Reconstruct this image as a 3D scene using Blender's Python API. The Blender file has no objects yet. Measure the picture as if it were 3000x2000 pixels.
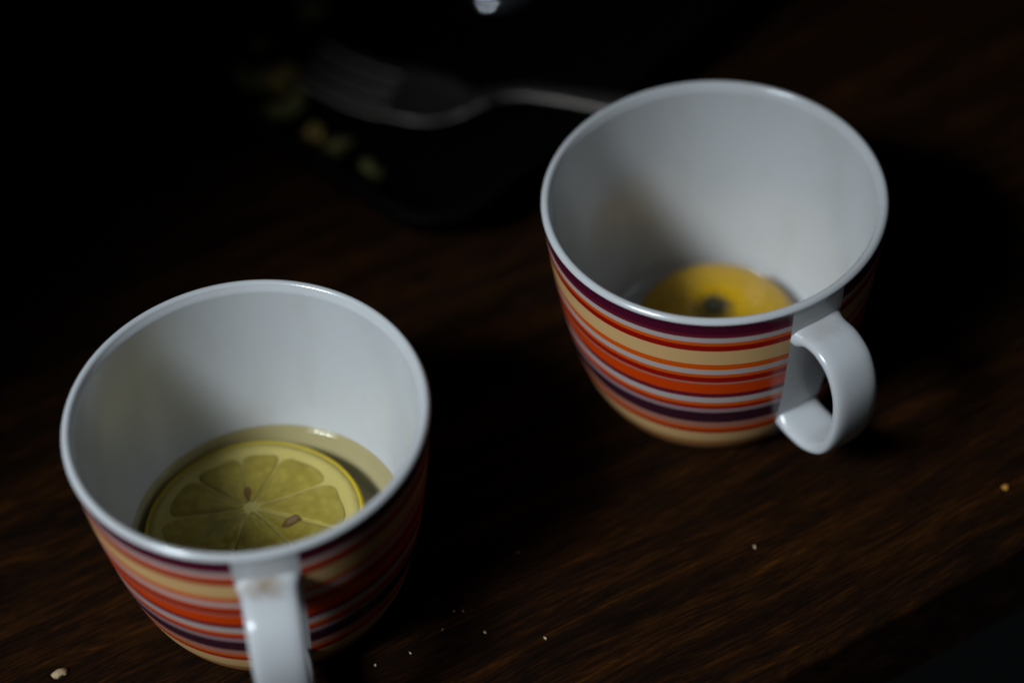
import bpy, math, random
from mathutils import Matrix, Vector, noise as mnoise

S = bpy.context.scene
C = S.collection
R = math.radians
random.seed(7)

# ------------------------------------------------------------------ camera
RIM_H = 0.067
CAM = Vector((0, 0, 0.5355))
PITCH, ROLL = R(47.438), R(-4.355)
fwd = Vector((0, math.cos(PITCH), -math.sin(PITCH)))
up0 = Vector((0, math.sin(PITCH), math.cos(PITCH)))
rt0 = Vector((1, 0, 0))
rt = rt0 * math.cos(ROLL) + up0 * math.sin(ROLL)
up = up0 * math.cos(ROLL) - rt0 * math.sin(ROLL)
cd = bpy.data.cameras.new('camera')
cam = bpy.data.objects.new('camera', cd); C.objects.link(cam)
m = Matrix((rt, up, -fwd)).transposed().to_4x4(); m.translation = CAM
cam.matrix_world = m
cd.sensor_width = 36; cd.sensor_fit = 'HORIZONTAL'; cd.lens = 90.47
cd.clip_start = 0.05; cd.clip_end = 30
cd.dof.use_dof = True; cd.dof.focus_distance = 0.652; cd.dof.aperture_fstop = 3.3
S.camera = cam

# ------------------------------------------------------------------ light
w = bpy.data.worlds.new('World'); S.world = w; w.use_nodes = True
bg = w.node_tree.nodes['Background']
bg.inputs[0].default_value = (0.82, 0.93, 1.0, 1); bg.inputs[1].default_value = 0.014
def area_light(name, target, az, el, dist, sx, sy, power, spread, col):
    ld = bpy.data.lights.new(name, 'AREA'); ld.shape = 'RECTANGLE'
    ld.size = sx; ld.size_y = sy; ld.energy = power; ld.spread = R(spread); ld.color = col
    o = bpy.data.objects.new(name, ld); C.objects.link(o)
    d = Vector((math.cos(R(el)) * math.cos(R(az)), math.cos(R(el)) * math.sin(R(az)), math.sin(R(el))))
    o.location = Vector(target) + d * dist
    o.rotation_euler = d.to_track_quat('Z', 'Y').to_euler()
    return o
area_light('window_light', (-0.030, 0.374, 0.02), -142, 45, 1.15, 0.50, 0.36, 0.69, 19.5, (0.80, 0.91, 1.0))
S.view_settings.view_transform = 'Standard'; S.view_settings.look = 'None'
S.view_settings.exposure = 0; S.view_settings.gamma = 1

# ------------------------------------------------------------------ helpers
def tag(o, label=None, cat=None, group=None, kind=None):
    if label: o['label'] = label
    if cat: o['category'] = cat
    if group: o['group'] = group
    if kind: o['kind'] = kind
    return o
def empty(name, loc, rz=0):
    o = bpy.data.objects.new(name, None); C.objects.link(o)
    o.location = loc; o.rotation_euler = (0, 0, rz); o.empty_display_size = 0.01
    return o
def mesh(name, verts, faces, mats, parent=None, smooth=True, fm=None):
    me = bpy.data.meshes.new(name); me.from_pydata([tuple(v) for v in verts], [], faces)
    if not isinstance(mats, (list, tuple)): mats = [mats]
    for mt in mats: me.materials.append(mt)
    if smooth: me.polygons.foreach_set('use_smooth', [True] * len(me.polygons))
    if fm: me.polygons.foreach_set('material_index', fm)
    me.update()
    o = bpy.data.objects.new(name, me); C.objects.link(o)
    if parent: o.parent = parent
    return o
def lathe(profile, seg=128):
    """profile: list of (r,z); r==0 allowed at either end."""
    V, F, rows = [], [], []
    for r, z in profile:
        if r <= 1e-7: rows.append([len(V)]); V.append((0, 0, z))
        else:
            rows.append(list(range(len(V), len(V) + seg)))
            for i in range(seg):
                a = 2 * math.pi * i / seg; V.append((r * math.cos(a), r * math.sin(a), z))
    fr = []
    for k in range(len(rows) - 1):
        a, b = rows[k], rows[k + 1]
        for i in range(seg):
            j = (i + 1) % seg
            if len(a) == 1 and len(b) == 1: continue
            if len(a) == 1: F.append((a[0], b[j], b[i]))
            elif len(b) == 1: F.append((a[i], a[j], b[0]))
            else: F.append((a[i], a[j], b[j], b[i]))
            fr.append(k)
    return V, F, fr
def catmull(pts, n=8):
    P = [Vector(p) for p in pts]; P = [2 * P[0] - P[1]] + P + [2 * P[-1] - P[-2]]
    out = []
    for i in range(1, len(P) - 2):
        for k in range(n):
            t = k / n; a, b, c, d = P[i - 1], P[i], P[i + 1], P[i + 2]
            out.append(0.5 * (2 * b + (c - a) * t + (2 * a - 5 * b + 4 * c - d) * t * t + (3 * b - a - 3 * c + d) * t ** 3))
    out.append(P[-2]); return out
def loft(rings, cap=True):
    V, F = [], []; n = len(rings[0])
    for r in rings: V += r
    for k in range(len(rings) - 1):
        for i in range(n):
            j = (i + 1) % n; F.append((k * n + i, k * n + j, (k + 1) * n + j, (k + 1) * n + i))
    if cap:
        F.append(tuple(range(n))[::-1]); F.append(tuple((len(rings) - 1) * n + i for i in range(n)))
    return V, F

class NT:
    def __init__(s, name):
        s.m = bpy.data.materials.new(name); s.m.use_nodes = True; s.t = s.m.node_tree
        s.b = s.t.nodes['Principled BSDF']; s.out = s.t.nodes['Material Output']
    def n(s, typ, **kw):
        nd = s.t.nodes.new(typ)
        for k, v in kw.items():
            if k[0] == 'i' and k[1:].isdigit(): nd.inputs[int(k[1:])].default_value = v
            else: setattr(nd, k, v)
        return nd
    def l(s, a, b): s.t.links.new(a, b)
    def math(s, op, a, b=None, c=None, clamp=False):
        nd = s.n('ShaderNodeMath', operation=op, use_clamp=clamp)
        for i, v in enumerate((a, b, c)):
            if v is None: continue
            if isinstance(v, (int, float)): nd.inputs[i].default_value = v
            else: s.l(v, nd.inputs[i])
        return nd.outputs[0]
    def mix(s, f, a, b, blend='MIX'):
        nd = s.n('ShaderNodeMix', data_type='RGBA', blend_type=blend)
        for sock, v in ((nd.inputs[0], f), (nd.inputs[6], a), (nd.inputs[7], b)):
            if isinstance(v, (int, float)): sock.default_value = v
            elif isinstance(v, tuple): sock.default_value = (*v, 1) if len(v) == 3 else v
            else: s.l(v, sock)
        return nd.outputs[2]
    def ramp(s, fac, stops, interp='LINEAR'):
        nd = s.n('ShaderNodeValToRGB'); cr = nd.color_ramp; cr.interpolation = interp
        cr.elements[0].position, cr.elements[0].color = stops[0][0], (*stops[0][1], 1)
        cr.elements[1].position, cr.elements[1].color = stops[-1][0], (*stops[-1][1], 1)
        for p, c in stops[1:-1]:
            e = cr.elements.new(p); e.color = (*c, 1)
        s.l(fac, nd.inputs[0]); return nd.outputs[0]
    def obj(s): return s.n('ShaderNodeTexCoord').outputs['Object']
    def noise(s, vec, scale, detail=4, rough=0.55, dist=0.0):
        nd = s.n('ShaderNodeTexNoise'); s.l(vec, nd.inputs['Vector'])
        nd.inputs['Scale'].default_value = scale; nd.inputs['Detail'].default_value = detail
        nd.inputs['Roughness'].default_value = rough; nd.inputs['Distortion'].default_value = dist
        return nd.outputs[0]
    def mapping(s, vec, scale=(1, 1, 1), loc=(0, 0, 0), rot=(0, 0, 0)):
        nd = s.n('ShaderNodeMapping'); s.l(vec, nd.inputs[0])
        nd.inputs[1].default_value = loc; nd.inputs[2].default_value = rot; nd.inputs[3].default_value = scale
        return nd.outputs[0]
    def bump(s, h, strength, dist):
        nd = s.n('ShaderNodeBump'); nd.inputs['Strength'].default_value = strength
        nd.inputs['Distance'].default_value = dist; s.l(h, nd.inputs['Height'])
        s.l(nd.outputs[0], s.b.inputs['Normal'])
    def set(s, **kw):
        for k, v in kw.items():
            sock = s.b.inputs[k.replace('_', ' ')]
            if isinstance(v, (int, float)): sock.default_value = v
            elif isinstance(v, tuple): sock.default_value = (*v, 1) if len(v) == 3 else v
            else: s.l(v, sock)
        return s.m

# ------------------------------------------------------------------ materials
GLAZE = (0.49, 0.49, 0.49)
def mat_glaze():
    n = NT('white_glaze'); o = n.obj()
    v = n.noise(o, 60, 3)
    col = n.mix(v, (0.47, 0.47, 0.47), (0.51, 0.51, 0.51))
    st = n.math('MULTIPLY', n.math('SUBTRACT', n.noise(n.mapping(o, (1, 1, 0.45)), 75, 5, 0.6), 0.52, clamp=True), 0.9, clamp=True)
    col = n.mix(st, col, (0.36, 0.31, 0.22))          # faint tea film
    b = n.noise(o, 90, 2); n.bump(b, 0.04, 0.0008)
    return n.set(Base_Color=col, Roughness=0.17, Specular_IOR_Level=0.7)
def mat_handle(name, stain_shade):
    n = NT(name); o = n.obj()
    # brown where handle meets cup: tea staining on mug A, crook shade painted on B
    d = n.n('ShaderNodeVectorMath', operation='DISTANCE'); n.l(o, d.inputs[0]); d.inputs[1].default_value = (0.0462, -0.001, 0.0575)
    k = n.noise(o, 260, 2)
    a = n.math('ADD', d.outputs['Value'], n.math('MULTIPLY', n.math('SUBTRACT', k, 0.5), 0.010))
    f = n.math('SUBTRACT', 1.0, n.math('DIVIDE', a, 0.0062), clamp=True)
    col = n.mix(n.math('MULTIPLY', f, stain_shade, clamp=True), GLAZE, (0.20, 0.11, 0.035))
    b = n.noise(o, 90, 2); n.bump(b, 0.04, 0.0008)
    return n.set(Base_Color=col, Roughness=0.2, Specular_IOR_Level=0.5)
def mat_stripes(gap_deg):
    n = NT('striped_glaze'); o = n.obj()
    sp = n.n('ShaderNodeSeparateXYZ'); n.l(o, sp.inputs[0]); x, y, z = sp.outputs
    plum, dred, oran, tan_, white = (0.068, 0.005, 0.018), (0.28, 0.006, 0.004), (0.60, 0.078, 0.003), (0.60, 0.36, 0.15), (0.43, 0.36, 0.33)
    ored, dpur, lav, mauve, brown = (0.56, 0.044, 0.002), (0.035, 0.008, 0.016), (0.28, 0.18, 0.18), (0.36, 0.15, 0.10), (0.40, 0.17, 0.055)
    bands = [(65.75, plum), (61.6, (0.13, 0.01, 0.02)), (60.36, white), (58.45, oran), (57.0, dred), (54.77, tan_), (49.04, oran), (46.9, white),
             (44.7, oran), (43.4, dred), (41.2, mauve), (40.45, ored), (36.0, (0.14, 0.01, 0.02)), (33.95, white), (31.57, oran), (29.86, dred),
             (28.46, lav), (26.68, dpur), (21.35, mauve), (18.8, oran), (17.2, dred), (15.55, tan_), (10.0, brown), (4.3, GLAZE)]
    stops = []
    zs = [b[0] for b in bands]
    for i in range(len(bands) - 1, -1, -1):
        lo = 0.0 if i == len(bands) - 1 else zs[i + 1]
        stops.append((lo / 70.0, bands[i][1]))
    stops.append((zs[0] / 70.0, GLAZE))
    wob = n.math('MULTIPLY', n.math('SUBTRACT', n.noise(o, 70, 2), 0.5), 0.0003)
    fac = n.math('DIVIDE', n.math('ADD', z, wob), 0.070)
    col = n.ramp(fac, stops, 'CONSTANT')
    ang = n.math('ABSOLUTE', n.math('ARCTAN2', y, x))
    g = n.math('LESS_THAN', ang, R(gap_deg))
    col = n.mix(g, col, GLAZE)
    b = n.noise(o, 90, 2); n.bump(b, 0.04, 0.0008)
    return n.set(Base_Color=col, Roughness=0.25, Specular_IOR_Level=0.22)
def mat_wood():
    n = NT('dark_oak'); o = n.obj()
    warp = n.noise(n.mapping(o, (3, 14, 3)), 1.0, 3)
    ad = n.n('ShaderNodeVectorMath', operation='MULTIPLY_ADD')
    cw = n.n('ShaderNodeCombineXYZ'); n.l(warp, cw.inputs[1])
    n.l(cw.outputs[0], ad.inputs[0]); ad.inputs[1].default_value = (0, 0.045, 0); n.l(o, ad.inputs[2])
    v = ad.outputs[0]
    wide = n.noise(n.mapping(v, (11, 150, 5)), 1.0, 4, 0.6)
    fine = n.noise(n.mapping(v, (80, 980, 40)), 1.0, 6, 0.7)
    pore = n.noise(n.mapping(v, (130, 1700, 60), (3, 5, 1)), 1.0, 3, 0.6)
    patch = n.noise(o, 11, 3)
    f = n.math('ADD', n.math('MULTIPLY', wide, 0.45), n.math('MULTIPLY', fine, 0.55))
    col = n.ramp(f, [(0.36, (0.0020, 0.0011, 0.0006)), (0.47, (0.0085, 0.0031, 0.0008)), (0.57, (0.029, 0.0092, 0.0012)), (0.70, (0.105, 0.032, 0.0028))])
    pf = n.math('MULTIPLY', n.math('SUBTRACT', pore, 0.56, clamp=True), 7.0, clamp=True)
    col = n.mix(pf, col, (0.002, 0.0012, 0.0008))
    col = n.mix(n.math('MULTIPLY', patch, 0.7), col, (0.005, 0.002, 0.0008))
    h = n.math('SUBTRACT', fine, n.math('MULTIPLY', pf, 0.7)); n.bump(h, 0.25, 0.0006)
    ro = n.math('ADD', 0.52, n.math('MULTIPLY', fine, 0.2))
    return n.set(Base_Color=col, Roughness=ro, Specular_IOR_Level=0.05)
def mat_plain(name, col, rough, spec=0.5, var=0.15, scale=200, metal=0.0, bump=0.0, sss=0.0):
    n = NT(name); o = n.obj(); v = n.noise(o, scale, 4)
    c = n.mix(v, tuple(k * (1 - var) for k in col), tuple(min(1, k * (1 + var)) for k in col))
    if bump: n.bump(v, bump, 0.001)
    n.set(Base_Color=c, Roughness=rough, Specular_IOR_Level=spec, Metallic=metal)
    if sss:
        n.set(Subsurface_Weight=sss, Subsurface_Scale=0.004); n.b.inputs['Subsurface Radius'].default_value = (1.0, 0.8, 0.3)
    return n.m
def mat_tea(name, tint):
    n = NT(name); n.t.nodes.remove(n.b)
    tr = n.n('ShaderNodeBsdfTransparent'); tr.inputs[0].default_value = (*tint, 1)
    gl = n.n('ShaderNodeBsdfGlossy'); gl.inputs['Roughness'].default_value = 0.03
    ge = n.n('ShaderNodeNewGeometry')
    dt = n.n('ShaderNodeVectorMath', operation='DOT_PRODUCT'); n.l(ge.outputs['Normal'], dt.inputs[0]); n.l(ge.outputs['Incoming'], dt.inputs[1])
    sch = n.math('POWER', n.math('SUBTRACT', 1.0, n.math('ABSOLUTE', dt.outputs['Value']), clamp=True), 5.0)
    f = n.math('ADD', 0.021, n.math('MULTIPLY', sch, 0.97))          # Schlick reflectance of water
    mx = n.n('ShaderNodeMixShader'); n.l(f, mx.inputs[0]); n.l(tr.outputs[0], mx.inputs[1]); n.l(gl.outputs[0], mx.inputs[2])
    n.l(mx.outputs[0], n.out.inputs[0]); return n.m
def mat_clear(name):
    n = NT(name); n.t.nodes.remove(n.b)
    tr = n.n('ShaderNodeBsdfTransparent'); tr.inputs[0].default_value = (1, 1, 1, 1)
    n.l(tr.outputs[0], n.out.inputs[0]); return n.m
def mat_flesh():
    n = NT('lemon_flesh'); o = n.obj()
    sp = n.n('ShaderNodeSeparateXYZ'); n.l(o, sp.inputs[0])
    dx = n.math('ADD', sp.outputs[0], 0.0002); dy = n.math('SUBTRACT', sp.outputs[1], 0.0062)
    ang = n.math('ARCTAN2', dy, dx); rr = n.math('SQRT', n.math('ADD', n.math('MULTIPLY', dx, dx), n.math('MULTIPLY', dy, dy)))
    cv = n.n('ShaderNodeCombineXYZ'); n.l(n.math('MULTIPLY', ang, 4.0), cv.inputs[0]); n.l(n.math('MULTIPLY', rr, 260.0), cv.inputs[1])
    vo = n.n('ShaderNodeTexVoronoi', feature='SMOOTH_F1'); n.l(cv.outputs[0], vo.inputs['Vector']); vo.inputs['Scale'].default_value = 1.6
    a = vo.outputs['Distance']; b = n.noise(o, 160, 4); w = n.noise(cv.outputs[0], 2.2, 4)
    c = n.mix(n.math('MULTIPLY', a, 1.3, clamp=True), (0.50, 0.46, 0.15), (0.27, 0.24, 0.045))
    c = n.mix(n.math('MULTIPLY', w, 0.55), c, (0.58, 0.54, 0.24)); c = n.mix(n.math('MULTIPLY', b, 0.4), c, (0.33, 0.28, 0.05))
    n.bump(a, 0.5, 0.0010)
    n.set(Base_Color=c, Roughness=0.3, Subsurface_Weight=0.4, Subsurface_Scale=0.003)
    n.b.inputs['Subsurface Radius'].default_value = (1, 0.9, 0.3); return n.m
def mat_peel():
    n = NT('lemon_peel'); o = n.obj()
    vo = n.n('ShaderNodeTexVoronoi'); n.l(o, vo.inputs['Vector']); vo.inputs['Scale'].default_value = 480
    v = n.noise(o, 90, 3)
    c = n.mix(v, (0.56, 0.29, 0.0015), (0.70, 0.40, 0.003))
    # greenish-black scar round the stem (local origin is the middle of the cap)
    sp = n.n('ShaderNodeSeparateXYZ'); n.l(o, sp.inputs[0])
    rr = n.math('SQRT', n.math('ADD', n.math('POWER', sp.outputs[0], 2.0), n.math('POWER', sp.outputs[1], 2.0)))
    rr = n.math('ADD', rr, n.math('MULTIPLY', n.math('SUBTRACT', n.noise(o, 500, 3), 0.5), 0.005))
    mr = n.n('ShaderNodeMapRange'); n.l(rr, mr.inputs[0])
    for i, q in ((1, 0.0024), (2, 0.0066), (3, 1.0), (4, 0.0)): mr.inputs[i].default_value = q
    c = n.mix(mr.outputs[0], c, (0.035, 0.032, 0.012))
    n.bump(vo.outputs['Distance'], 0.6, 0.0007)
    return n.set(Base_Color=c, Roughness=0.34, Specular_IOR_Level=0.4)

M_glaze, M_stripe, M_wood = mat_glaze(), mat_stripes(10.2), mat_wood()
M_handle_a, M_handle_b = mat_handle('stained_glaze_handle', 0.75), mat_handle('crook_shaded_glaze_handle', 0.22)
M_pith = mat_plain('lemon_pith', (0.64, 0.61, 0.36), 0.45, 0.4, 0.10, 260, bump=0.2, sss=0.3)
M_flesh, M_peel = mat_flesh(), mat_peel()
M_rind = mat_plain('lemon_rind', (0.64, 0.54, 0.02), 0.35, 0.4, 0.12, 300, bump=0.2)
M_seed = mat_plain('lemon_seed', (0.20, 0.12, 0.06), 0.4, 0.4, 0.35, 350)
M_tea = mat_tea('weak_tea', (0.89, 0.81, 0.57))
M_tea_wall = mat_clear('tea_against_wall')
M_black = mat_plain('black_plastic', (0.0015, 0.0015, 0.0016), 0.5, 0.03, 0.3, 40)
M_steel = mat_plain('brushed_steel', (0.17, 0.145, 0.13), 0.48, 0.5, 0.12, 150, metal=1.0)
M_steel2 = mat_plain('polished_steel', (0.60, 0.60, 0.62), 0.12, 0.5, 0.06, 150, metal=1.0)
M_floor = mat_plain('grey_floor', (0.26, 0.26, 0.27), 0.7, 0.3, 0.25, 12)
M_crumb = mat_plain('bread_crumb', (0.36, 0.25, 0.14), 0.8, 0.2, 0.25, 900, bump=0.5)
M_crumb_o = mat_plain('toasted_crumb', (0.45, 0.20, 0.03), 0.7, 0.2, 0.25, 900, bump=0.5)
M_food = mat_plain('yellow_green_food', (0.19, 0.175, 0.065), 0.55, 0.3, 0.35, 350, bump=0.5)
M_food_o = mat_plain('golden_food', (0.25, 0.17, 0.045), 0.55, 0.3, 0.35, 350, bump=0.5)

# ------------------------------------------------------------------ structure
fl = mesh('floor', [(-4, -4, -0.74), (4, -4, -0.74), (4, 4, -0.74), (-4, 4, -0.74)], [(0, 1, 2, 3)], M_floor, smooth=False)
tag(fl, kind='structure')
# table: local x runs along the front edge and the grain, local y away from it
EDGE = Vector((0.0591, 0.3693, 0)); EAZ = R(27.7)
table = tag(empty('table', EDGE, EAZ), 'dark brown oak table with streaky grain under both striped mugs', 'table')
def box(name, x0, x1, y0, y1, z0, z1, mat, parent, bev=0.0):
    v = [(x, y, z) for z in (z0, z1) for y in (y0, y1) for x in (x0, x1)]
    f = [(0, 2, 3, 1), (4, 5, 7, 6), (0, 1, 5, 4), (2, 6, 7, 3), (0, 4, 6, 2), (1, 3, 7, 5)]
    o = mesh(name, v, f, mat, parent, smooth=False)
    if bev:
        b = o.modifiers.new('bevel', 'BEVEL'); b.width = bev; b.segments = 3
    return o
box('table_top', -0.36, 0.85, 0.0, 0.85, -0.030, 0.0, M_wood, table, 0.0018)
for lx in (-0.33, 0.72):
    for ly in (0.08, 0.72):
        box('leg', lx, lx + 0.06, ly, ly + 0.06, -0.739, -0.0302, M_wood, table, 0.002)
box('apron', -0.268, 0.718, 0.095, 0.115, -0.11, -0.0304, M_wood, table, 0.001)

# unseen block added past the table's left end to shade its far part
wl = empty('shade_wall', EDGE, EAZ); tag(wl, kind='structure')
box('shade_block', -0.52, -0.375, 0.124, 1.45, -0.7395, 1.15, mat_plain('shade_wall_grey', (0.16, 0.15, 0.14), 0.8, 0.2, 0.2, 9), wl, 0.004)

# ------------------------------------------------------------------ mugs
def r_out(z):
    u = min(1.0, max(0.0, (RIM_H - z) / RIM_H))
    return 0.024 + (0.045 - 0.024) * max(0.0, 1 - u ** 1.12) ** (1 / 2.9)
WALL = 0.0027
def r_in(z): return r_out(z) - WALL
def build_mug(loc, az, label, hmat):
    t = empty('mug', loc, R(az))
    tag(t, label, 'mug', 'striped mugs on the table')
    prof, nout = [], 0
    prof += [(0, 0.0024), (0.0205, 0.0022), (0.0222, 0.0004), (0.0232, 0.0), (0.0248, 0.0003)]
    for k in range(1, 61):
        z = 0.0654 * (k / 60) ** 1.6
        if z > 0.0004: prof.append((r_out(z), z))
    nout = len(prof)
    for k in range(1, 11):                        # rounded lip
        a = math.pi * k / 11
        prof.append((0.045 - WALL / 2 + 0.0002 + (WALL / 2 - 0.0002 * (k / 11)) * math.cos(a), 0.0654 + 0.0016 * math.sin(a)))
    zb = 0.0062
    for k in range(0, 50):
        z = 0.0654 + (0.0100 - 0.0654) * k / 49
        prof.append((r_in(z), z))
    rb = r_in(0.0100)
    for k in range(1, 13):                        # inner bottom fillet
        a = math.pi / 2 * k / 12
        prof.append((rb - 0.009 * (1 - math.cos(a)), 0.0100 - (0.0100 - zb) * math.sin(a)))
    prof += [((rb - 0.009) * 0.6, zb - 0.0001), (0, zb - 0.0002)]
    V, F, fr = lathe(prof, 160)
    fm = [0 if k < nout else 1 for k in fr]
    body = mesh('body', V, F, [M_stripe, M_glaze], t, fm=fm)
    # strap handle
    path = catmull([(0.0432, 0.0545, 0), (0.0475, 0.0556, 0), (0.0520, 0.0556, 0), (0.0568, 0.0527, 0), (0.0598, 0.0460, 0), (0.0601, 0.0375, 0),
                    (0.0580, 0.0283, 0), (0.0542, 0.0210, 0), (0.0480, 0.0168, 0), (0.0415, 0.0160, 0), (0.0365, 0.0166, 0)], 6)
    rings = []; N = len(path); K = 28
    for i, p in enumerate(path):
        tg = (path[min(N - 1, i + 1)] - path[max(0, i - 1)]).normalized()
        nr = Vector((tg.y, -tg.x, 0))            # in (r,z) plane
        e = min(i, N - 1 - i) / (N - 1)
        fl_ = math.exp(-(e / 0.055) ** 2)
        low = i > N / 2
        hw = 0.0067 * (1 + (-0.04 if low else 0.18) * fl_); ht = 0.0019 * (1 + 0.75 * fl_)
        ring = []
        for k in range(K):
            a = 2 * math.pi * k / K; ca, sa = math.cos(a), math.sin(a)
            wx = hw * math.copysign(abs(ca) ** 0.55, ca); ty = ht * math.copysign(abs(sa) ** 0.75, sa)
            q = p + nr * ty
            ring.append(Vector((q.x, wx, q.y)))
        rings.append(ring)
    for ring in (rings[0], rings[-1]):            # sink the ends into the wall
        for v in ring:
            rw = r_out(v.z) - 0.0011
            v.x = math.sqrt(max(1e-8, rw * rw - v.y * v.y))
    V, F = loft(rings, True)
    mesh('handle', V, F, hmat, t)
    return t
A = (-0.06585, 0.41402, 0); B = (0.05522, 0.47618, 0)
build_mug(A, -84.0, 'striped mug with lemon slice floating in tea, handle towards the bottom edge', M_handle_a)
build_mug(B, -60.0, 'striped mug holding a yellow lemon end, nearest the fork handle', M_handle_b)

def build_tea(loc, zl, name, label, mat):
    prof = [(0, 0.0066), (0.020, 0.0066)]
    rb = r_in(0.0100)
    for k in range(6, -1, -1):
        a = math.pi / 2 * k / 12
        prof.append((rb - 0.009 * (1 - math.cos(a)) - 0.0001, max(0.0068, 0.0100 - 0.0038 * math.sin(a))))
    z = 0.0110
    while z < zl: prof.append((r_in(z) - 0.00006, z)); z += 0.001
    top = zl + 0.0015
    nside = len(prof)
    prof.append((r_in(top) - 0.00002, top))
    for q in (0.12, 0.25, 0.4, 0.6, 0.8, 1.05, 1.35, 1.7, 2.1, 2.6, 3.3, 4.2, 5.5):                      # meniscus
        prof.append((r_in(zl) - q * 0.001, zl + 0.0015 * math.exp(-q * 1.05)))
    prof += [(0.015, zl), (0, zl)]
    V, F, fr = lathe(prof, 128)
    o = mesh(name, V, F, [mat, M_tea_wall], fm=[0 if k >= nside else 1 for k in fr]); o.location = loc
    return tag(o, label, 'tea')
build_tea(A, 0.0190, 'tea', 'pale tea round the floating lemon slice in the mug', M_tea)

# ------------------------------------------------------------------ lemon slice (mug A)
def ell(a, b, n, ph=0): return [(a * math.cos(2 * math.pi * k / n + ph), b * math.sin(2 * math.pi * k / n + ph)) for k in range(n)]
def build_slice():
    zt, th, R0 = 0.0185, 0.0050, 0.0288
    t = empty('lemon_slice', (A[0] - 0.0039, A[1] + 0.0036, zt - th))
    t.rotation_euler = (R(0.4), R(-0.3), R(8))
    tag(t, 'round lemon slice with seeds floating in the tea', 'lemon slice')
    prof = [(R0 - 0.0011, 0.0), (R0 - 0.0003, 0.0004), (R0, 0.0016), (R0, th - 0.0014), (R0 - 0.0004, th - 0.0003), (R0 - 0.0008, th), (R0 - 0.0013, th - 0.00005), (R0 - 0.0013, 0.0002), (R0 - 0.0011, 0.0)]
    V, F, _ = lathe(prof, 96)
    def wob(V):
        out = []
        for x, y, z in V:
            a = math.atan2(y, x); s = 1 + 0.008 * math.sin(2 * a + 0.6) + 0.005 * math.sin(5 * a) ; out.append((x * s, y * s, z))
        return out
    mesh('rind', wob(V), F, M_rind, t)
    ri = R0 - 0.0013
    prof = [(0, 0.0003), (ri, 0.0003), (ri, th - 0.00008), (ri - 0.002, th - 0.0001), (0.012, th - 0.00035), (0, th - 0.0004)]
    V, F, _ = lathe(prof, 96); mesh('pith', wob(V), F, M_pith, t)
    hub = Vector((-0.0002, 0.0062)); n = 9; rnd = random.Random(3)
    cuts = [2 * math.pi * k / n + rnd.uniform(-0.16, 0.16) + 0.25 for k in range(n)]; cuts.append(cuts[0] + 2 * math.pi)
    Rf = R0 - 0.0054
    for k in range(n):
        a0, a1 = cuts[k], cuts[k + 1]
        def edge(a):                                # distance from hub to flesh circle
            d = Vector((math.cos(a), math.sin(a))); b = hub.dot(d); c = hub.dot(hub) - Rf * Rf
            return -b + math.sqrt(b * b - c)
        g = 0.00012 + 0.00025 * rnd.random()
        pts = []
        am = (a0 + a1) / 2; dm = Vector((math.cos(am), math.sin(am)))
        def side(a, r, s):
            d = Vector((math.cos(a), math.sin(a))); nn = Vector((-d.y, d.x)) * s
            return hub + d * r + nn * g
        r0 = 0.0013 + rnd.uniform(0, 0.0010)
        pts.append(side(a0, r0, 1))
        for q in (0.3, 0.62, 0.9): pts.append(side(a0, r0 + (edge(a0) - r0) * q, 1))
        for q in (0.15, 0.38, 0.62, 0.85):
            a = a0 + (a1 - a0) * q; pts.append(hub + Vector((math.cos(a), math.sin(a))) * (edge(a) * (1 + 0.03 * rnd.uniform(-1, 1))))
        for q in (0.9, 0.62, 0.3): pts.append(side(a1, r0 + (edge(a1) - r0) * q, -1))
        pts.append(side(a1, r0, -1))
        for _ in range(3):                          # round the corners
            pts = [p for i in range(len(pts)) for p in (pts[i] * 0.75 + pts[(i + 1) % len(pts)] * 0.25, pts[i] * 0.25 + pts[(i + 1) % len(pts)] * 0.75)]
        cen = sum(pts, Vector((0, 0))) / len(pts)
        V, F, m_ = [], [], len(pts)
        for sc, zz in ((1.0, th - 0.0006), (1.0, th - 0.00012), (0.95, th + 0.00005), (0.7, th + 0.00012), (0.35, th + 0.00014)):
            for p in pts:
                q = cen + (p - cen) * sc; V.append((q.x, q.y, zz))
        V.append((cen.x, cen.y, th + 0.00014))
        for r in range(4):
            for i in range(m_):
                j = (i + 1) % m_; F.append((r * m_ + i, r * m_ + j, (r + 1) * m_ + j, (r + 1) * m_ + i))
        for i in range(m_): F.append((4 * m_ + i, 4 * m_ + (i + 1) % m_, 5 * m_))
        mesh('segment', V, F, M_flesh, t)
    for (sx, sy, ang, sl) in ((-0.0004, 0.0108, 80, 0.0026), (0.0092, -0.0012, 28, 0.0034)):
        V, F = [], []
        for i in range(9):
            u = -1 + 2 * i / 8; rr = math.sqrt(max(0.0, 1 - u * u)) * (0.55 + 0.12 * u) + 0.02
            for k in range(10):
                a = 2 * math.pi * k / 10; V.append((u * sl, rr * sl * 0.85 * math.cos(a), rr * sl * 0.5 * math.sin(a)))
        for i in range(8):
            for k in range(10):
                j = (k + 1) % 10; F.append((i * 10 + k, (i + 1) * 10 + k, (i + 1) * 10 + j, i * 10 + j))
        F += [tuple(range(10)), tuple(80 + k for k in range(9, -1, -1))]
        s = mesh('seed', V, F, M_seed, t); s.location = (sx, sy, th - 0.00035); s.rotation_euler = (0, 0, R(ang))
build_slice()

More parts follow.
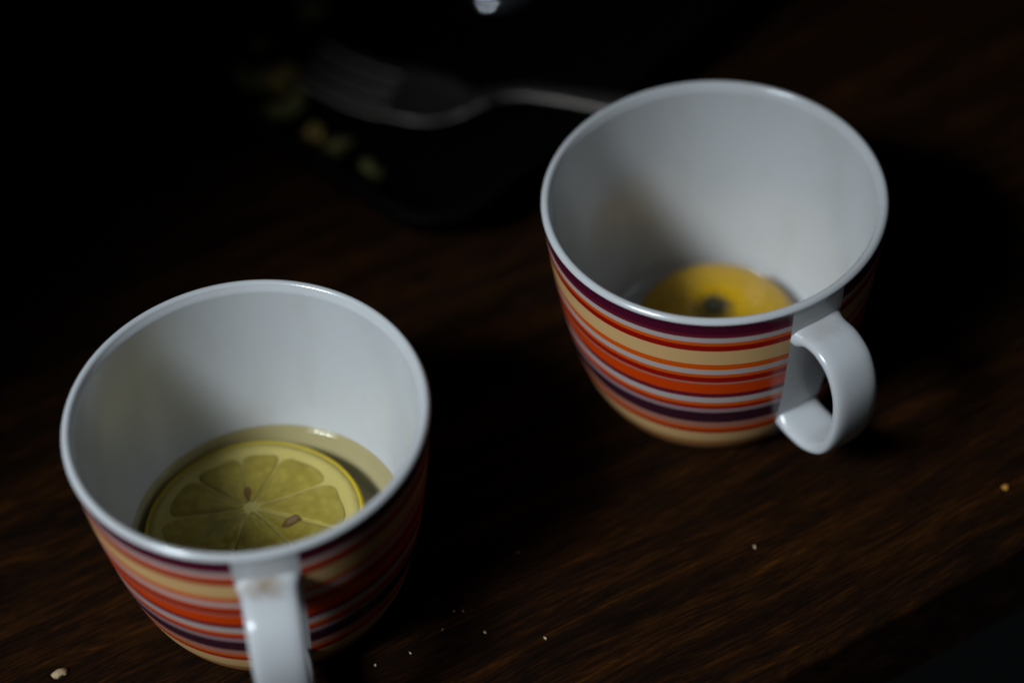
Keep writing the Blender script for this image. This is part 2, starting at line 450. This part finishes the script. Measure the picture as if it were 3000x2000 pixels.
# ------------------------------------------------------------------ lemon end (mug B)
def build_cap():
    t = empty('lemon_end', (B[0] + 0.0012, B[1] + 0.0060, 0.0066))
    t.rotation_euler = (R(3), R(-2), 0)
    tag(t, 'yellow lemon end lying peel side up with dark stem scar', 'lemon end')
    Rc, Hc = 0.0235, 0.0120
    prof = [(0, 0.0004), (Rc - 0.002, 0.0004), (Rc - 0.0006, 0.0003)]
    for k in range(0, 25):
        a = math.pi / 2 * k / 24
        prof.append((Rc * math.cos(a) ** 0.9 if k < 24 else 0.0004, 0.0010 + Hc * math.sin(a) ** 1.05 - (0.0012 * math.exp(-((Rc * math.cos(a) - 0.0042) / 0.0016) ** 2))))
    prof[-1] = (0, prof[-1][1])
    V, F, _ = lathe(prof, 96)
    mesh('peel', V, F, M_peel, t)
    V, F, _ = lathe([(0.0022, 0), (0.0021, 0.0011), (0.0016, 0.0016), (0.0007, 0.0014), (0, 0.0013)], 20)
    s = mesh('stem', V, F, mat_plain('stem_wood', (0.05, 0.045, 0.02), 0.7, 0.3, 0.4, 700, bump=0.4), t); s.location = (0, 0, 0.0124)
    V, F, _ = lathe([(0, 0), (Rc - 0.0022, 0), (Rc - 0.0022, 0.0007), (0, 0.0007)], 64)
    mesh('pith', V, F, M_pith, t)
build_cap()

# ------------------------------------------------------------------ black tray behind
TAZ = R(-45)
TC = Vector((-0.1085, 0.6060, 0))
tray = tag(empty('tray', TC, TAZ), 'black tray with rounded corner and food scraps behind the mugs', 'tray')
def rrect(x0, x1, y0, y1, r, n=8):
    out = []
    for cx, cy, a0 in ((x1 - r, y1 - r, 0), (x0 + r, y1 - r, 90), (x0 + r, y0 + r, 180), (x1 - r, y0 + r, 270)):
        for k in range(n + 1):
            a = R(a0 + 90 * k / n); out.append((cx + r * math.cos(a), cy + r * math.sin(a)))
    return out
def tring(ins, z): return [Vector((x, y, z)) for x, y in rrect(ins, 0.128 - ins, ins, 0.19 - ins, max(0.004, 0.020 - ins * 0.4))]
# outer wall up, rim, inner wall down
V, F = loft([tring(0.012, 0.0002), tring(0.009, 0.0012), tring(0.004, 0.0150), tring(0.0005, 0.0165), tring(0.0, 0.0172), tring(0.0006, 0.0180), tring(0.0042, 0.0178), tring(0.0060, 0.0160), tring(0.0115, 0.0034), tring(0.0145, 0.0022)], True)
mesh('shell', V, F, M_black, tray)
TRAY_FLOOR = 0.0022

# ------------------------------------------------------------------ fork
fork = tag(empty('fork', (-0.0562, 0.6072, 0), R(-25)), 'steel fork with its tines in the black tray, handle behind mug', 'fork')
fork.scale = (0.9, 0.9, 0.9)
zk = [(0, 0.0100), (12, 0.0066), (25, 0.0046), (38, 0.0040), (50, 0.0044), (58, 0.0062), (64, 0.0100), (70, 0.0145), (77, 0.0180), (88, 0.0205), (108, 0.0224), (140, 0.0262), (170, 0.0285), (192, 0.0290)]
zc = catmull([(s / 1000, z, 0) for s, z in zk], 10)
def fz(s):
    for a, b in zip(zc, zc[1:]):
        if a.x <= s <= b.x: return a.y + (b.y - a.y) * (s - a.x) / max(1e-9, b.x - a.x)
    return zc[-1].y
def bar(sec):
    rings = []
    for s, u, hw, ht, dz in sec:
        ring = []
        for k in range(12):
            a = 2 * math.pi * k / 12; ca, sa = math.cos(a), math.sin(a)
            ring.append(Vector((s, u + hw * math.copysign(abs(ca) ** 0.6, ca), fz(s) + dz + ht * math.copysign(abs(sa) ** 0.8, sa))))
        rings.append(ring)
    return loft(rings)
for u in (-0.0103, -0.0035, 0.0035, 0.0103):
    V, F = bar([(s / 1000, u * (0.96 + 0.04 * s / 33), (0.0007 + (0.0023 - 0.0007) * min(1, s / 14) ** 0.6), 0.0010, 0) for s in (0, 1, 3, 6, 10, 15, 20, 26, 31, 34)])
    mesh('tine', V, F, M_steel, fork)
sec = []
for s, hw in ((31.5, .0122), (33, .0126), (38, .0128), (44, .0126), (49, .0116), (53, .0098), (57, .0074), (60, .0056), (64, .0042), (69, .0034)):
    sec.append((s / 1000, 0, hw, 0.0011, 0))
# dished palm: subdivided cross-section
rings = []
for s, u, hw, ht, dz in sec:
    top = [Vector((s, hw * q / 6, fz(s) + 0.0009 + 0.0016 * (q / 6) ** 2 * min(1, hw / 0.012))) for q in range(-6, 7)]
    bot = [Vector((s, hw * q / 6, fz(s) - 0.0009 + 0.0016 * (q / 6) ** 2 * min(1, hw / 0.012))) for q in range(6, -7, -1)]
    rings.append(top + bot)
V, F = loft(rings); mesh('palm', V, F, M_steel, fork)
V, F = bar([(s / 1000, 0, hw, ht, 0) for s, hw, ht in ((67.5, .0034, .0013), (74, .0033, .0016), (82, .0033, .0017), (95, .0037, .0016), (115, .0046, .0014), (140, .0062, .0013), (165, .0085, .0012), (180, .0092, .0011), (188, .0074, .0010), (192, .003, .0008))])
mesh('handle', V, F, M_steel, fork)

# ------------------------------------------------------------------ guessed spoon, added for the bright glint at the top edge
spoon = tag(empty('spoon', (0.0090, 0.6550, TRAY_FLOOR), R(62)), 'guessed steel spoon turned face down in the tray, added for a glint at top edge', 'spoon')
rings = []
for i in range(15):
    u = -1 + 2 * i / 14; hw = 0.0150 * math.sqrt(max(0.0, 1 - abs(u) ** 2.3)) + 0.0006; top = 0.0088 * (1 - abs(u) ** 2.2) + 0.0006
    rings.append([Vector((u * 0.024, hw * math.cos(a), max(0.0, top * math.sin(a)) + (0 if math.sin(a) >= 0 else 0.0001))) for a in [2 * math.pi * k / 24 for k in range(24)]])
V, F = loft(rings); mesh('bowl', V, F, M_steel2, spoon)
rings = []
for s, hw, z in ((22, .003, .0012), (30, .0026, .0045), (45, .0025, .0100), (70, .0032, .0160), (100, .0055, .0175), (112, .0058, .0175), (118, .003, .0173)):
    rings.append([Vector((s / 1000, hw * math.cos(a), z + 0.0011 * math.sin(a))) for a in [2 * math.pi * k / 12 for k in range(12)]])
V, F = loft(rings); mesh('handle', V, F, M_steel2, spoon)

# ------------------------------------------------------------------ lumps: food scraps and crumbs
def lump(name, loc, size, mat, seed, label, cat, group, rz=0.0, sub=2, rough=0.45):
    import bmesh
    bm = bmesh.new(); bmesh.ops.create_icosphere(bm, subdivisions=sub, radius=1.0)
    for v in bm.verts:
        n = mnoise.noise(v.co * 1.3 + Vector((seed * 3.7, seed * 1.9, seed))) + 0.5 * mnoise.noise(v.co * 3.1 + Vector((seed, seed * 2.2, 4)))
        v.co *= 1 + rough * n
        v.co.x *= size[0]; v.co.y *= size[1]; v.co.z *= size[2]
    zmin = min(v.co.z for v in bm.verts)
    for v in bm.verts: v.co.z -= zmin
    me = bpy.data.meshes.new(name); bm.to_mesh(me); bm.free(); me.materials.append(mat)
    me.polygons.foreach_set('use_smooth', [sub > 1] * len(me.polygons))
    o = bpy.data.objects.new(name, me); C.objects.link(o)
    o.location = loc; o.rotation_euler = (0, 0, rz)
    return tag(o, label, cat, group)
FG = 'food scraps in the black tray'
mm = 0.001
foods = [((-0.0640, 0.6015), (4.6, 3.6, 3.2), M_food_o, 'largest golden food scrap touching the fork tine tips'),
         ((-0.0680, 0.6045), (3.6, 4.6, 2.4), M_food, 'pale green food scrap beside the largest golden scrap'),
         ((-0.0652, 0.5920), (3.8, 6.5, 1.5), M_food, 'long pale green food scrap left of the fork tines'),
         ((-0.0600, 0.5960), (2.2, 3.2, 1.6), M_food, 'small green food scrap tucked under the lower fork tine'),
         ((-0.0765, 0.6085), (2.4, 6.0, 1.2), M_food, 'dim green food scrap nearest the tray corner'),
         ((-0.0745, 0.6240), (2.8, 4.8, 1.4), M_food, 'dim green food scrap along the far left tray side'),
         ((-0.0552, 0.6345), (2.4, 4.6, 2.6), M_food, 'pale food scrap at the top edge of the photo'),
         ((-0.0550, 0.5765), (3.4, 3.0, 2.4), M_food_o, 'golden food scrap below the fork by the near tray side'),
         ((-0.0495, 0.5725), (6.0, 3.4, 1.2), M_food, 'flat green food scrap beside the lower golden scrap'),
         ((-0.0385, 0.5625), (5.0, 2.6, 0.8), M_food, 'faint thin food scrap nearest the front tray corner')]
for i, ((x, y), sz, mt, lb) in enumerate(foods):
    lump('food_scrap', (x, y, TRAY_FLOOR), [k * mm * 1.05 for k in sz], mt, i + 1.3, lb, 'food scrap', FG, rz=i * 0.9, sub=3, rough=0.95)

crumbs = [((-0.1213, 0.3885), (1.9, 1.3, 0.8), M_crumb, 'largest pale crumb, left of the nearer mug at bottom corner', 0.3),
          ((0.0027, 0.3882), (0.75, 0.45, 0.45), M_crumb, 'brightest small crumb in the row on bare wood right of near mug', 2.2),
          ((-0.0125, 0.3915), (0.75, 0.4, 0.4), M_crumb, 'elongated crumb, second from the right in the crumb row', 2.4),
          ((-0.0233, 0.3935), (0.5, 0.3, 0.3), M_crumb, 'tiny crumb in the middle of the crumb row', 1.0),
          ((-0.0318, 0.3868), (0.6, 0.35, 0.35), M_crumb, 'slender crumb second from left in the crumb row', 2.3),
          ((-0.0408, 0.3840), (0.6, 0.5, 0.35), M_crumb, 'leftmost crumb of the row beside the near mug handle', 1.9),
          ((-0.0202, 0.3990), (0.4, 0.3, 0.25), M_crumb, 'faint left speck of the pair above the crumb row', 0.5),
          ((-0.0178, 0.3988), (0.4, 0.3, 0.25), M_crumb, 'faint right speck of the pair above the crumb row', 0.9),
          ((-0.0025, 0.4165), (0.35, 0.3, 0.25), M_crumb_o, 'single faint speck in the shadow between the two mugs', 0.2),
          ((0.0592, 0.4123), (0.5, 0.75, 0.4), M_crumb, 'lone pinkish crumb on the wood below the striped mug with lemon end', 0.3),
          ((0.1274, 0.4253), (1.1, 1.2, 0.8), M_crumb_o, 'orange crumb at the far right near the table edge', 0.7)]
for i, ((x, y), sz, mt, lb, rz) in enumerate(crumbs):
    lump('crumb', (x, y, 0.0), [k * mm * (0.75 if i else 1.0) for k in sz], mt, i * 2.1 + 0.4, lb, 'crumb', 'crumbs on the table', rz=rz, sub=2, rough=0.7)
